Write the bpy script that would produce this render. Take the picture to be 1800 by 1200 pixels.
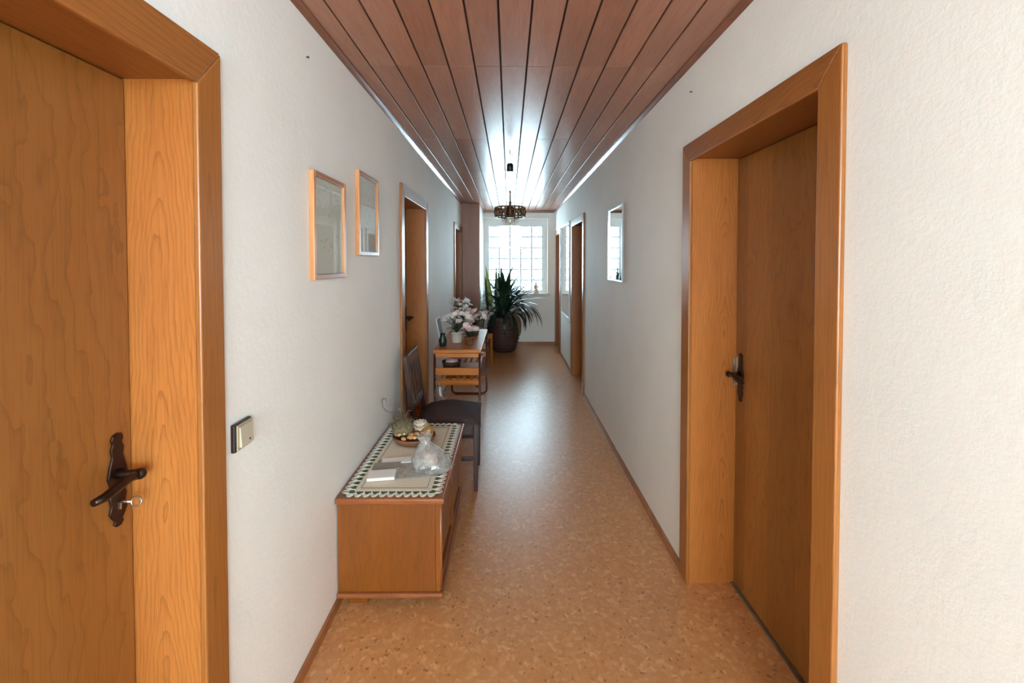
import bpy, bmesh, math, random
from mathutils import Vector, Matrix
random.seed(7)
for _o in list(bpy.data.objects):
    bpy.data.objects.remove(_o)
scene = bpy.context.scene
C = scene.collection
PI = math.pi

# ------------------------------------------------------------------ camera
CAM_H = 1.51
cam_d = bpy.data.cameras.new('camera')
cam = bpy.data.objects.new('camera', cam_d)
C.objects.link(cam)
cam_d.sensor_width = 36.0
cam_d.lens = 760 / 1800 * 36.0
cam_d.shift_y = -123 / 1800
cam_d.clip_start = 0.02
cam.location = (0, 0, CAM_H)
cam.rotation_euler = (math.radians(90 - 1.3), 0, math.radians(-0.38))
scene.camera = cam

# ------------------------------------------------------------------ sky + exposure
world = bpy.data.worlds.new('overcast_sky')
scene.world = world
world.use_nodes = True
wn = world.node_tree.nodes
wn['Background'].inputs['Color'].default_value = (0.69, 0.93, 1.05, 1)
wn['Background'].inputs['Strength'].default_value = 46.0
scene.view_settings.view_transform = 'Standard'
scene.view_settings.look = 'None'
scene.view_settings.gamma = 1.0
scene.view_settings.use_curve_mapping = False
scene.view_settings.exposure = 0.25
scene.cycles.max_bounces = 14
scene.cycles.diffuse_bounces = 8
scene.cycles.glossy_bounces = 6
scene.cycles.transmission_bounces = 8
scene.cycles.transparent_max_bounces = 16
scene.cycles.caustics_reflective = False
scene.cycles.caustics_refractive = False
scene.cycles.sample_clamp_indirect = 6.0
scene.cycles.use_denoising = True


def portal(name, loc, rot, sx, sy):
    l = bpy.data.lights.new(name, 'AREA')
    l.shape = 'RECTANGLE'
    l.size, l.size_y = sx, sy
    l.cycles.is_portal = True
    o = bpy.data.objects.new(name, l)
    C.objects.link(o)
    o.location = loc
    o.rotation_euler = rot
    return o


# dimensions of the hall (X right, Y away from the camera, Z up)
XL, XR = -0.754, 0.842
YB, YE = -4.2, 7.86
H = 2.435
BW0, BW1, BZ0, BZ1 = -0.66, 0.75, 1.00, 2.30      # unseen window added behind the camera for light
SW0, SZ0, SZ1 = -3.95, 1.00, 2.28                   # unseen side windows added beside it for light
SWL, SWR = -2.30, -1.60                             # their near ends, left and right
portal('sky_portal_added_back', ((BW0 + BW1) / 2, YB - 0.14, (BZ0 + BZ1) / 2), (PI / 2, 0, 0), BW1 - BW0, BZ1 - BZ0)
portal('sky_portal_added_left', (XL - 0.26, (SW0 + SWL) / 2, (SZ0 + SZ1) / 2), (0, -PI / 2, 0), SZ1 - SZ0, SWL - SW0)
portal('sky_portal_added_right', (XR + 0.30, (SW0 + SWR) / 2, (SZ0 + SZ1) / 2), (0, PI / 2, 0), SZ1 - SZ0, SWR - SW0)
GX0, GZ1 = -0.385, 2.17                              # glass block field
portal('sky_portal_blocks', (GX0 + 0.5, YE + 0.22, GZ1 - 0.6), (-PI / 2, 0, 0), 1.0, 1.2)


# ------------------------------------------------------------------ materials
def S(r, g, b):
    f = lambda c: (c / 255 / 12.92) if c / 255 <= 0.04045 else ((c / 255 + 0.055) / 1.055) ** 2.4
    return (f(r), f(g), f(b), 1)


MATS = {}


class NT:
    def __init__(s, name):
        s.m = bpy.data.materials.new(name)
        s.m.use_nodes = True
        s.t = s.m.node_tree
        s.b = s.t.nodes['Principled BSDF']
        s.out = s.t.nodes['Material Output']
        MATS[name] = s.m

    def n(s, kind, **kw):
        nd = s.t.nodes.new('ShaderNode' + kind)
        for k, v in kw.items():
            setattr(nd, k, v)
        return nd

    def l(s, a, b):
        s.t.links.new(a, b)

    def math(s, op, a, b=None, c=None, clamp=False):
        nd = s.n('Math', operation=op)
        nd.use_clamp = clamp
        for i, v in enumerate((a, b, c)):
            if v is None:
                continue
            if isinstance(v, (int, float)):
                nd.inputs[i].default_value = v
            else:
                s.l(v, nd.inputs[i])
        return nd.outputs[0]

    def vec(s, x, y, z):
        nd = s.n('CombineXYZ')
        for i, v in enumerate((x, y, z)):
            if isinstance(v, (int, float)):
                nd.inputs[i].default_value = v
            else:
                s.l(v, nd.inputs[i])
        return nd.outputs[0]

    def noise(s, vec, scale=5, detail=3, rough=0.5, out='Fac'):
        nd = s.n('TexNoise')
        nd.inputs['Scale'].default_value = scale
        nd.inputs['Detail'].default_value = detail
        nd.inputs['Roughness'].default_value = rough
        s.l(vec, nd.inputs['Vector'])
        return nd.outputs[out]

    def ramp(s, fac, stops, interp='LINEAR'):
        nd = s.n('ValToRGB')
        nd.color_ramp.interpolation = interp
        el = nd.color_ramp.elements
        while len(el) < len(stops):
            el.new(0.5)
        for e, (p, c) in zip(el, stops):
            e.position = p
            e.color = c if len(c) == 4 else (*c, 1)
        s.l(fac, nd.inputs[0])
        return nd.outputs[0]

    def mix(s, fac, a, b, blend='MIX'):
        nd = s.n('Mix', data_type='RGBA', blend_type=blend)
        for i, v in ((0, fac), (6, a), (7, b)):
            if isinstance(v, (int, float)):
                nd.inputs[i].default_value = v
            elif isinstance(v, tuple):
                nd.inputs[i].default_value = v
            else:
                s.l(v, nd.inputs[i])
        return nd.outputs[2]

    def bump(s, height, strength=0.2, dist=0.002):
        nd = s.n('Bump')
        nd.inputs['Strength'].default_value = strength
        nd.inputs['Distance'].default_value = dist
        s.l(height, nd.inputs['Height'])
        s.l(nd.outputs[0], s.b.inputs['Normal'])

    def set(s, **kw):
        for k, v in kw.items():
            s.b.inputs[k.replace('_', ' ')].default_value = v
        return s


def plain(name, col, rough=0.5, metal=0.0, var=0.12, vs=30, **kw):
    t = NT(name)
    tc = t.n('TexCoord').outputs['Object']
    f = t.noise(tc, vs, 3)
    dk = tuple(c * (1 - var) for c in col[:3]) + (1,)
    lt = tuple(min(1, c * (1 + var)) for c in col[:3]) + (1,)
    t.l(t.ramp(f, [(0.3, dk), (0.7, lt)]), t.b.inputs['Base Color'])
    t.set(Roughness=rough, Metallic=metal)
    for k, v in kw.items():
        t.b.inputs[k].default_value = v
    return t


def wood(name, light, mid, dark, along='z', F=70, slope=3.0, wig=1.6, lines=0.5, rough=0.35, strips=0.0, bump=0.15, dd=0.018, spec=0.5, rnd=0.12):
    t = NT(name)
    tc = t.n('TexCoord').outputs['Object']
    sp = t.n('SeparateXYZ')
    t.l(tc, sp.inputs[0])
    x, y, z = sp.outputs
    oi = t.n('ObjectInfo').outputs['Random']
    if along == 'z':
        u, v = t.math('ADD', x, y), z
    elif along == 'y':
        u, v = t.math('ADD', x, z), y
    else:
        u, v = t.math('ADD', y, z), x
    off = t.math('MULTIPLY', oi, 7.0)
    vv = t.math('ADD', v, off)
    nz = t.noise(t.vec(t.math('MULTIPLY', u, 9), t.math('MULTIPLY', vv, 3.2), off), 1.0, 2)
    nz2 = t.noise(t.vec(t.math('MULTIPLY', u, 34), t.math('MULTIPLY', vv, 11), off), 1.0, 2)
    r = t.math('SQRT', t.math('ADD', t.math('MULTIPLY', u, u), dd * dd))
    ph = t.math('ADD', t.math('MULTIPLY', r, F), t.math('MULTIPLY', vv, slope))
    ph = t.math('ADD', ph, t.math('MULTIPLY', nz, wig * 2))
    ph = t.math('ADD', ph, t.math('MULTIPLY', nz2, wig * 0.6))
    saw = t.math('FRACT', ph)
    ring = t.math('POWER', saw, 5.0)
    gr = t.noise(t.vec(t.math('MULTIPLY', u, 420), t.math('MULTIPLY', vv, 7), off), 1.0, 2)
    low = t.noise(t.vec(t.math('MULTIPLY', u, 5), t.math('MULTIPLY', vv, 0.9), off), 1.0, 3)
    base = t.ramp(low, [(0.3, mid), (0.72, light)])
    if strips:
        wnz = t.n('TexWhiteNoise', noise_dimensions='1D')
        t.l(t.math('FLOOR', t.math('ADD', t.math('MULTIPLY', u, 1 / 0.17), off)), wnz.inputs['W'])
        base = t.mix(t.math('MULTIPLY', wnz.outputs['Value'], strips), base, dark)
    base = t.mix(t.math('MULTIPLY', ring, lines), base, dark)
    gm = t.math('MULTIPLY', t.math('GREATER_THAN', gr, 0.56), 0.22)
    base = t.mix(gm, base, dark)
    base = t.mix(t.math('MULTIPLY', oi, rnd), base, dark)
    t.l(base, t.b.inputs['Base Color'])
    t.set(Roughness=rough)
    t.b.inputs['Specular IOR Level'].default_value = spec
    t.bump(t.math('ADD', gr, ring), bump, 0.0006)
    return t


OL, OM, OD = S(186, 117, 56), S(168, 97, 40), S(98, 52, 16)
wood('oak_upright', OL, OM, OD, 'z', F=95, slope=6, wig=2.2, lines=0.45)
wood('oak_head_shaded', S(156, 96, 46), S(138, 80, 34), S(82, 44, 15), 'y', F=60, slope=6, wig=1.5, lines=0.4)  # shade on the dim door heads put into a darker oak
wood('oak_leaf', S(164, 106, 50), S(146, 88, 34), S(88, 48, 14), 'z', F=22, slope=1.5, wig=2.4, lines=0.40, strips=0.45, rough=0.38, dd=0.03, spec=0.65)
wood('oak_casing', S(164, 102, 46), S(146, 86, 35), S(88, 48, 17), 'z', F=90, slope=2, wig=1.0, lines=0.3)
wood('ceiling_veneer', S(174, 124, 102), S(158, 109, 88), S(112, 72, 56), 'y', F=30, slope=1.0, wig=1.2, lines=0.12, rough=0.27, bump=0.03, spec=0.36, rnd=0.22)
wood('ceiling_trim', S(140, 92, 68), S(120, 76, 56), S(80, 48, 34), 'y', F=60, slope=1, wig=1, lines=0.2, rough=0.2, spec=0.7)
wood('chest_oak', S(138, 76, 18), S(116, 60, 11), S(72, 34, 6), 'z', F=26, slope=2.5, wig=2.0, lines=0.25, rough=0.36)
wood('chest_trim', S(160, 92, 50), S(136, 74, 36), S(84, 42, 16), 'y', F=70, slope=2, wig=1, lines=0.3, rough=0.3)
wood('rack_pine', S(206, 124, 40), S(186, 104, 26), S(130, 66, 14), 'x', F=60, slope=3, wig=1.2, lines=0.3, rough=0.35)
wood('rack_pine_long', S(206, 124, 40), S(186, 104, 26), S(130, 66, 14), 'y', F=60, slope=3, wig=1.2, lines=0.3, rough=0.35)
wood('dark_walnut', S(62, 32, 26), S(46, 23, 19), S(24, 12, 10), 'z', F=60, slope=2, wig=1, lines=0.3, rough=0.3)
wood('pier_veneer', S(166, 104, 74), S(146, 86, 60), S(104, 58, 40), 'z', F=24, slope=1.2, wig=1.6, lines=0.2, rough=0.4, dd=0.05)
wood('frame_wood', S(214, 150, 96), S(190, 122, 70), S(130, 78, 40), 'z', F=120, slope=2, wig=0.8, lines=0.35, rough=0.3)
wood('frame_wood_rail', S(180, 122, 80), S(158, 100, 62), S(110, 66, 40), 'y', F=120, slope=2, wig=0.8, lines=0.35, rough=0.3)

# woodchip wallpaper
t = NT('woodchip_wallpaper')
tc = t.n('TexCoord').outputs['Object']
n1 = t.noise(tc, 130, 3, 0.6)
n2 = t.noise(tc, 45, 3, 0.55)
n3 = t.noise(tc, 2.2, 3)
t.l(t.ramp(n3, [(0.3, S(239, 240, 236)), (0.7, S(245, 246, 242))]), t.b.inputs['Base Color'])
t.set(Roughness=0.75)
t.bump(t.math('ADD', t.math('MULTIPLY', n1, 0.6), n2), 0.22, 0.004)

# white plaster, paint
plain('white_plaster', S(238, 236, 232), 0.6, var=0.03)
plain('white_paint', S(235, 235, 236), 0.3, var=0.02)

# cork floor
t = NT('cork_floor')
tc = t.n('TexCoord').outputs['Object']
warp = t.n('Mix', data_type='VECTOR')
warp.inputs[0].default_value = 0.035
t.l(tc, warp.inputs[4])
t.l(t.noise(tc, 14, 2, out='Color'), warp.inputs[5])
wv = warp.outputs[1]
v1 = t.n('TexVoronoi')
v1.inputs['Scale'].default_value = 58
v1.inputs['Randomness'].default_value = 1
t.l(wv, v1.inputs['Vector'])
sepc = t.n('SeparateColor')
t.l(v1.outputs['Color'], sepc.inputs[0])
v2 = t.n('TexVoronoi')
v2.inputs['Scale'].default_value = 115
t.l(wv, v2.inputs['Vector'])
sep2 = t.n('SeparateColor')
t.l(v2.outputs['Color'], sep2.inputs[0])
base = t.ramp(sepc.outputs[0], [(0.0, S(186, 130, 80)), (0.5, S(196, 140, 90)), (0.85, S(206, 152, 102)), (1.0, S(220, 172, 124))])
base = t.mix(t.math('MULTIPLY', sep2.outputs[1], 0.55), base, S(182, 122, 70))
spk = t.math('MULTIPLY', t.math('GREATER_THAN', sep2.outputs[0], 0.975), 0.6)
base = t.mix(spk, base, S(92, 50, 20))
spn = t.math('GREATER_THAN', t.noise(tc, 38, 3, 0.6), 0.71)
base = t.mix(t.math('MULTIPLY', spn, 0.6), base, S(104, 58, 22))
lown = t.noise(tc, 1.6, 2)
base = t.mix(t.math('MULTIPLY', lown, 0.25), base, S(200, 138, 82))
t.l(base, t.b.inputs['Base Color'])
t.set(Roughness=0.33)
t.b.inputs['Specular IOR Level'].default_value = 0.85
t.bump(t.noise(tc, 60, 2), 0.05, 0.001)

plain('groove_backing', S(52, 32, 26), 0.8)
plain('baseboard_wood', S(150, 96, 56), 0.4, var=0.2, vs=14)
plain('dark_bronze', S(52, 34, 26), 0.32, 0.7, var=0.25, vs=60)
plain('antique_brass', S(92, 64, 40), 0.35, 0.75, var=0.3, vs=80)
plain('steel', S(205, 200, 190), 0.25, 0.95, var=0.05)
plain('silver_frame', S(170, 170, 172), 0.25, 0.9, var=0.05)
plain('red_tube', S(96, 52, 44), 0.25, 0.35, var=0.1)
plain('black_plastic', S(22, 22, 24), 0.35)
plain('switch_base', S(40, 26, 24), 0.35, var=0.1)
plain('switch_plate', S(178, 166, 142), 0.28, 0.25, var=0.05)
plain('switch_rocker', S(196, 186, 164), 0.25, 0.1, var=0.03)
plain('seat_fabric', S(62, 44, 44), 0.9, var=0.3, vs=160)
plain('black_leather', S(24, 22, 26), 0.4, var=0.2)
plain('linen', S(226, 216, 196), 0.85, var=0.06, vs=120)
plain('lace_white', S(238, 238, 226), 0.8, var=0.03)
plain('lace_green', S(92, 98, 62), 0.85, var=0.2)
plain('paper_white', S(244, 242, 238), 0.6, var=0.02)
plain('paper_grey', S(150, 146, 138), 0.55, var=0.06)
plain('paper_blue', S(120, 140, 170), 0.55, var=0.1)
plain('paper_red', S(130, 52, 48), 0.55, var=0.1)
plain('terracotta', S(122, 78, 52), 0.55, var=0.2)
plain('moss', S(116, 102, 76), 0.95, var=0.35, vs=70)
plain('dried_petal', S(196, 140, 84), 0.8, var=0.35, vs=60)
plain('dried_petal_light', S(226, 190, 134), 0.8, var=0.25, vs=60)
plain('rose_white', S(246, 232, 214), 0.7, var=0.04, **{'Subsurface Weight': 0.1})
plain('leaf_yellow', S(196, 184, 84), 0.6, var=0.2)
plain('twig', S(120, 104, 84), 0.7, var=0.2)
plain('leaf_green', S(38, 66, 40), 0.38, var=0.35, vs=12)
plain('leaf_dark', S(26, 42, 30), 0.4, var=0.3, vs=12)
plain('leaf_variegated', S(150, 158, 62), 0.4, var=0.35, vs=16)
plain('leaf_dry', S(104, 82, 52), 0.7, var=0.3, vs=16)
plain('wicker_brown', S(74, 44, 36), 0.6, var=0.4, vs=40)
plain('pot_pink', S(186, 150, 142), 0.5, var=0.1)
plain('pot_white', S(226, 222, 214), 0.4, var=0.04)
plain('soil', S(48, 34, 26), 0.95, var=0.3)
plain('blossom_white', S(244, 236, 230), 0.7, var=0.04)
plain('blossom_pink', S(226, 188, 186), 0.7, var=0.1)
plain('porcelain', S(214, 200, 186), 0.35, var=0.1)
plain('sill_stone', S(190, 180, 168), 0.3, var=0.15, vs=60)
plain('threshold_metal', S(150, 140, 122), 0.35, 0.7)


def thin_glass(name, tint=(0.93, 0.97, 0.97, 1), hi=(1, 1, 1, 1), refl=0.10, rough=0.02):
    t = NT(name)
    tc = t.n('TexCoord').outputs['Object']
    tr = t.n('BsdfTransparent')
    t.l(t.ramp(t.noise(tc, 3, 1), [(0.0, tint), (1.0, hi)]), tr.inputs[0])
    gl = t.n('BsdfGlossy')
    gl.inputs['Roughness'].default_value = rough
    fr = t.n('Fresnel')
    fr.inputs[0].default_value = 1.5
    mx = t.n('MixShader')
    front = t.math('SUBTRACT', 1.0, t.n('NewGeometry').outputs['Backfacing'])
    t.l(t.math('MULTIPLY', t.math('ADD', fr.outputs[0], refl - 0.04, clamp=True), front), mx.inputs[0])
    t.l(tr.outputs[0], mx.inputs[1])
    t.l(gl.outputs[0], mx.inputs[2])
    t.l(mx.outputs[0], t.out.inputs[0])
    return t


thin_glass('window_glass', tint=(0.90, 0.92, 0.93, 1), hi=(0.94, 0.95, 0.96, 1), refl=0.05)
thin_glass('picture_glass', refl=0.07)
thin_glass('crystal', tint=(0.86, 0.86, 0.82, 1), refl=0.18, rough=0.08)

# clear plastic film
t = NT('plastic_film')
tc = t.n('TexCoord').outputs['Object']
tr = t.n('BsdfTransparent')
tr.inputs[0].default_value = (0.95, 0.96, 0.97, 1)
df = t.n('BsdfTranslucent')
df.inputs[0].default_value = S(228, 228, 226)
df2 = t.n('BsdfDiffuse')
df2.inputs[0].default_value = S(228, 228, 226)
gl = t.n('BsdfGlossy')
gl.inputs['Roughness'].default_value = 0.12
m0 = t.n('MixShader')
m0.inputs[0].default_value = 0.6
t.l(df.outputs[0], m0.inputs[1])
t.l(df2.outputs[0], m0.inputs[2])
m1 = t.n('MixShader')
t.l(t.ramp(t.noise(tc, 26, 4, 0.6), [(0.35, (0.16,) * 3), (0.7, (0.6,) * 3)]), m1.inputs[0])
t.l(tr.outputs[0], m1.inputs[1])
t.l(m0.outputs[0], m1.inputs[2])
m2 = t.n('MixShader')
fr = t.n('Fresnel')
fr.inputs[0].default_value = 1.45
t.l(t.math('MULTIPLY', t.math('ADD', fr.outputs[0], 0.05, clamp=True), t.math('SUBTRACT', 1.0, t.n('NewGeometry').outputs['Backfacing'])), m2.inputs[0])
t.l(m1.outputs[0], m2.inputs[1])
t.l(gl.outputs[0], m2.inputs[2])
bp = t.n('Bump')
bp.inputs['Strength'].default_value = 0.5
bp.inputs['Distance'].default_value = 0.006
t.l(t.noise(tc, 40, 3), bp.inputs['Height'])
t.l(bp.outputs[0], gl.inputs['Normal'])
t.l(m2.outputs[0], t.out.inputs[0])


# pressed glass blocks: the wavy pressing scatters part of the daylight
def block_mat(name, wavy):
    t = NT(name)
    tc = t.n('TexCoord').outputs['Object']
    wv = t.n('TexWave', wave_type='RINGS', rings_direction='Y')
    wv.inputs['Scale'].default_value = 5
    wv.inputs['Distortion'].default_value = 5
    wv.inputs['Detail'].default_value = 2
    wv.inputs['Detail Scale'].default_value = 4
    t.l(tc, wv.inputs['Vector'])
    tr = t.n('BsdfTransparent')
    if wavy:      # pressed ridges let less light straight through
        c = t.ramp(wv.outputs['Fac'], [(0.0, (0.10, 0.13, 0.15, 1)), (0.07, (0.16, 0.19, 0.21, 1)), (0.16, (0.74, 0.77, 0.78, 1)), (0.8, (0.84, 0.84, 0.84, 1))])
    else:
        c = t.ramp(wv.outputs['Fac'], [(0.0, (0.80, 0.82, 0.83, 1)), (1.0, (0.86, 0.86, 0.86, 1))])
    t.l(c, tr.inputs[0])
    gl = t.n('BsdfGlossy')
    gl.inputs['Roughness'].default_value = 0.1
    m2 = t.n('MixShader')
    m2.inputs[0].default_value = 0.05
    t.l(tr.outputs[0], m2.inputs[1])
    t.l(gl.outputs[0], m2.inputs[2])
    t.l(m2.outputs[0], t.out.inputs[0])


block_mat('glass_block_wavy', True)
block_mat('glass_block_clear', False)
# pale joints, lit through by the frosted block edges
t = NT('mortar')
tc = t.n('TexCoord').outputs['Object']
dfm = t.n('BsdfDiffuse')
t.l(t.ramp(t.noise(tc, 30, 2), [(0.3, S(190, 206, 218)), (0.7, S(204, 218, 228))]), dfm.inputs[0])
tlm = t.n('BsdfTranslucent')
tlm.inputs[0].default_value = (0.40, 0.50, 0.55, 1)
mxm = t.n('MixShader')
mxm.inputs[0].default_value = 0.06
t.l(dfm.outputs[0], mxm.inputs[1])
t.l(tlm.outputs[0], mxm.inputs[2])
t.l(mxm.outputs[0], t.out.inputs[0])

# mirror
t = NT('mirror_silver')
tc = t.n('TexCoord').outputs['Object']
t.l(t.ramp(t.noise(tc, 2, 1), [(0, (0.86, 0.88, 0.88, 1)), (1, (0.9, 0.91, 0.91, 1))]), t.b.inputs['Base Color'])
t.set(Metallic=1.0, Roughness=0.02)


# pale drawings behind the picture glass
def drawing(name, seed, bg):
    t = NT(name)
    tc = t.n('TexCoord').outputs['Object']
    sp = t.n('SeparateXYZ')
    t.l(tc, sp.inputs[0])
    u, v = sp.outputs[1], sp.outputs[2]
    nz = t.noise(t.vec(t.math('MULTIPLY', u, 26), t.math('MULTIPLY', v, 80), seed), 1.0, 4, 0.65)
    mask = t.noise(t.vec(t.math('MULTIPLY', u, 9), t.math('MULTIPLY', v, 12), seed + 3.3), 1.0, 2)
    ink = t.math('MULTIPLY', t.math('GREATER_THAN', nz, 0.57), t.math('GREATER_THAN', mask, 0.53))
    inside = t.math('LESS_THAN', t.math('ABSOLUTE', u), 0.10)
    ink = t.math('MULTIPLY', t.math('MULTIPLY', ink, inside), 0.22)
    t.l(t.mix(ink, bg, S(110, 104, 88)), t.b.inputs['Base Color'])
    t.set(Roughness=0.7)


drawing('drawing_garden', 1.7, S(236, 234, 224))
drawing('drawing_house', 6.1, S(236, 235, 230))


# ------------------------------------------------------------------ mesh helpers
def M(n):
    return MATS[n]


def NB():
    return bmesh.new()


def bx(bm, x0, x1, y0, y1, z0, z1):
    vs = [bm.verts.new((x, y, z)) for z in (z0, z1) for y in (y0, y1) for x in (x0, x1)]
    for f in ((0, 2, 3, 1), (4, 5, 7, 6), (0, 1, 5, 4), (2, 6, 7, 3), (0, 4, 6, 2), (1, 3, 7, 5)):
        bm.faces.new([vs[i] for i in f])
    return bm


def box(*a):
    return bx(NB(), *a)


def tube(bm, pts, r, n=8, cap=True, smooth=True):
    pts = [Vector(p) for p in pts]
    R = r if isinstance(r, (list, tuple)) else [r] * len(pts)
    rings = []
    nrm = None
    for i, p in enumerate(pts):
        d = (pts[min(i + 1, len(pts) - 1)] - pts[max(i - 1, 0)]).normalized()
        if nrm is None:
            a = Vector((0, 0, 1)) if abs(d.z) < 0.9 else Vector((1, 0, 0))
            nrm = d.cross(a).normalized()
        else:
            nrm = (nrm - d * nrm.dot(d)).normalized()
        b = d.cross(nrm)
        rings.append([bm.verts.new(p + (nrm * math.cos(2 * PI * k / n) + b * math.sin(2 * PI * k / n)) * R[i]) for k in range(n)])
    for a, b in zip(rings, rings[1:]):
        for k in range(n):
            f = bm.faces.new((a[k], a[(k + 1) % n], b[(k + 1) % n], b[k]))
            f.smooth = smooth
    if cap:
        bm.faces.new(rings[0][::-1])
        bm.faces.new(rings[-1])
    return bm


def lathe(bm, prof, c=(0, 0, 0), n=24, wob=0.0, sy=1.0):
    rings = []
    for r, z in prof:
        rings.append([bm.verts.new((c[0] + max(r, 1e-4) * (1 + wob * math.sin(3 * k + z * 40)) * math.cos(2 * PI * k / n),
                                    c[1] + sy * max(r, 1e-4) * math.sin(2 * PI * k / n), c[2] + z)) for k in range(n)])
    for a, b in zip(rings, rings[1:]):
        for k in range(n):
            f = bm.faces.new((a[k], a[(k + 1) % n], b[(k + 1) % n], b[k]))
            f.smooth = True
    bm.faces.new(rings[0][::-1])
    bm.faces.new(rings[-1])
    return bm


def ball(bm, c, r, sub=2, sc=(1, 1, 1), jit=0.0):
    res = bmesh.ops.create_icosphere(bm, subdivisions=sub, radius=r)
    for v in res['verts']:
        k = 1 + random.uniform(-jit, jit)
        v.co = Vector((v.co.x * sc[0] * k + c[0], v.co.y * sc[1] * k + c[1], v.co.z * sc[2] * k + c[2]))
        for f in v.link_faces:
            f.smooth = True
    return bm


def prism(bm, poly, axis, a, b):
    """extrude polygon (list of 2D) along axis from a to b"""
    def P(p, t):
        if axis == 'x':
            return (t, p[0], p[1])
        if axis == 'y':
            return (p[0], t, p[1])
        return (p[0], p[1], t)
    A = [bm.verts.new(P(p, a)) for p in poly]
    B = [bm.verts.new(P(p, b)) for p in poly]
    n = len(poly)
    for i in range(n):
        bm.faces.new((A[i], A[(i + 1) % n], B[(i + 1) % n], B[i]))
    bm.faces.new(A[::-1])
    bm.faces.new(B)
    return bm


WL = {}   # world location of every object before things are turned


def obj(name, bm, mat, parent=None, bevel=0.0, seg=2, sub=0, solid=0.0):
    bmesh.ops.recalc_face_normals(bm, faces=bm.faces)
    xs = [v.co.x for v in bm.verts]
    ys = [v.co.y for v in bm.verts]
    zs = [v.co.z for v in bm.verts]
    org = Vector(((min(xs) + max(xs)) / 2, (min(ys) + max(ys)) / 2, min(zs)))
    for v in bm.verts:
        v.co -= org
    me = bpy.data.meshes.new(name)
    bm.to_mesh(me)
    bm.free()
    o = bpy.data.objects.new(name, me)
    C.objects.link(o)
    me.materials.append(M(mat))
    if solid:
        md = o.modifiers.new('thickness', 'SOLIDIFY')
        md.thickness = solid
    if bevel:
        md = o.modifiers.new('bevel', 'BEVEL')
        md.width = bevel
        md.segments = seg
        md.limit_method = 'ANGLE'
        for p in me.polygons:
            pass
    if sub:
        md = o.modifiers.new('subdivision', 'SUBSURF')
        md.levels = md.render_levels = sub
    WL[o] = org
    if parent is not None:
        o.parent = parent
        o.location = org - WL[parent]
    else:
        o.location = org
    return o


def clone(o, loc, parent=None, rot=None):
    c = o.copy()
    C.objects.link(c)
    loc = Vector(loc)
    WL[c] = loc
    c.parent = parent
    c.location = loc - (WL[parent] if parent else Vector())
    if rot is not None:
        c.rotation_euler = rot
    return c


def tag(o, label, cat=None, group=None, kind=None):
    o['label'] = label
    if cat:
        o['category'] = cat
    if group:
        o['group'] = group
    if kind:
        o['kind'] = kind
    return o


def thing(name, label, cat, loc, group=None, kind=None):
    o = bpy.data.objects.new(name, None)
    o.empty_display_size = 0.05
    C.objects.link(o)
    o.location = loc
    WL[o] = Vector(loc)
    return tag(o, label, cat, group, kind)


def struct(name, bm, mat, label, cat, **kw):
    return tag(obj(name, bm, mat, None, **kw), label, cat, kind='structure')


# ------------------------------------------------------------------ the shell
# doors: (side, near edge, far edge) of the outer casing along the hall
CW = 0.085
TOP = 2.055
HEADW = [0.105, CW, CW, CW, CW, CW]
TOPS = [2.040, 2.055, 2.055, 2.055, 2.055, 2.055]
DOORS = [('L', 0.155, 1.124), ('L', 2.985, 3.955), ('L', 5.90, 6.86),
         ('R', 1.079, 2.066), ('R', 4.815, 5.80), ('R', 7.03, 7.80)]
DEPTH = {'L': 0.165, 'R': 0.21}


def wall_with_doors(bm, side):
    s = -1 if side == 'L' else 1
    X = XL if side == 'L' else XR
    d = DEPTH[side] + 0.075
    a, b = sorted((X, X + s * d))
    SW1 = SWL if side == 'L' else SWR
    ya = SW1
    a2, b2 = sorted((X, X + s * (d + 0.06)))
    bx(bm, a2, b2, YB - 0.2, SW0, 0, H + 0.02)
    bx(bm, a2, b2, SW0, SW1, 0, SZ0)
    bx(bm, a2, b2, SW0, SW1, SZ1, H + 0.02)
    for sd, y0, y1 in sorted(DOORS):
        if sd != side:
            continue
        bx(bm, a, b, ya, y0 + 0.03, 0, H + 0.02)
        bx(bm, a, b, y0 + 0.03, y1 - 0.03, TOPS[DOORS.index((sd, y0, y1))] - 0.03, H + 0.02)
        ya = y1 - 0.03
    bx(bm, a, b, ya, YE + 0.3, 0, H + 0.02)
    a, b = sorted((X + s * d, X + s * (d + 0.06)))
    bx(bm, a, b, SW1, YE + 0.3, 0, H + 0.02)
    return bm


struct('floor', box(-1.25, 1.35, YB - 0.2, YE + 0.3, -0.05, 0), 'cork_floor', 'glossy mottled brown cork floor running down the hall', 'floor')
struct('wall_left', wall_with_doors(NB(), 'L'), 'woodchip_wallpaper', 'long white woodchip wall on the left with two framed pictures', 'wall')
struct('wall_right', wall_with_doors(NB(), 'R'), 'woodchip_wallpaper', 'long white woodchip wall on the right with two mirrors', 'wall')

# end wall with the window recess
RX0, RX1, RZ0, RZ1 = -0.465, 0.70, 0.93, 2.29
b = NB()
bx(b, XL, RX0, YE, YE + 0.3, 0, H + 0.02)
bx(b, RX1, XR, YE, YE + 0.3, 0, H + 0.02)
bx(b, RX0, RX1, YE, YE + 0.3, 0, RZ0)
bx(b, RX0, RX1, YE, YE + 0.3, RZ1, H + 0.02)
struct('wall_end', b, 'woodchip_wallpaper', 'narrow white end wall around the glass block window', 'wall')
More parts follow.
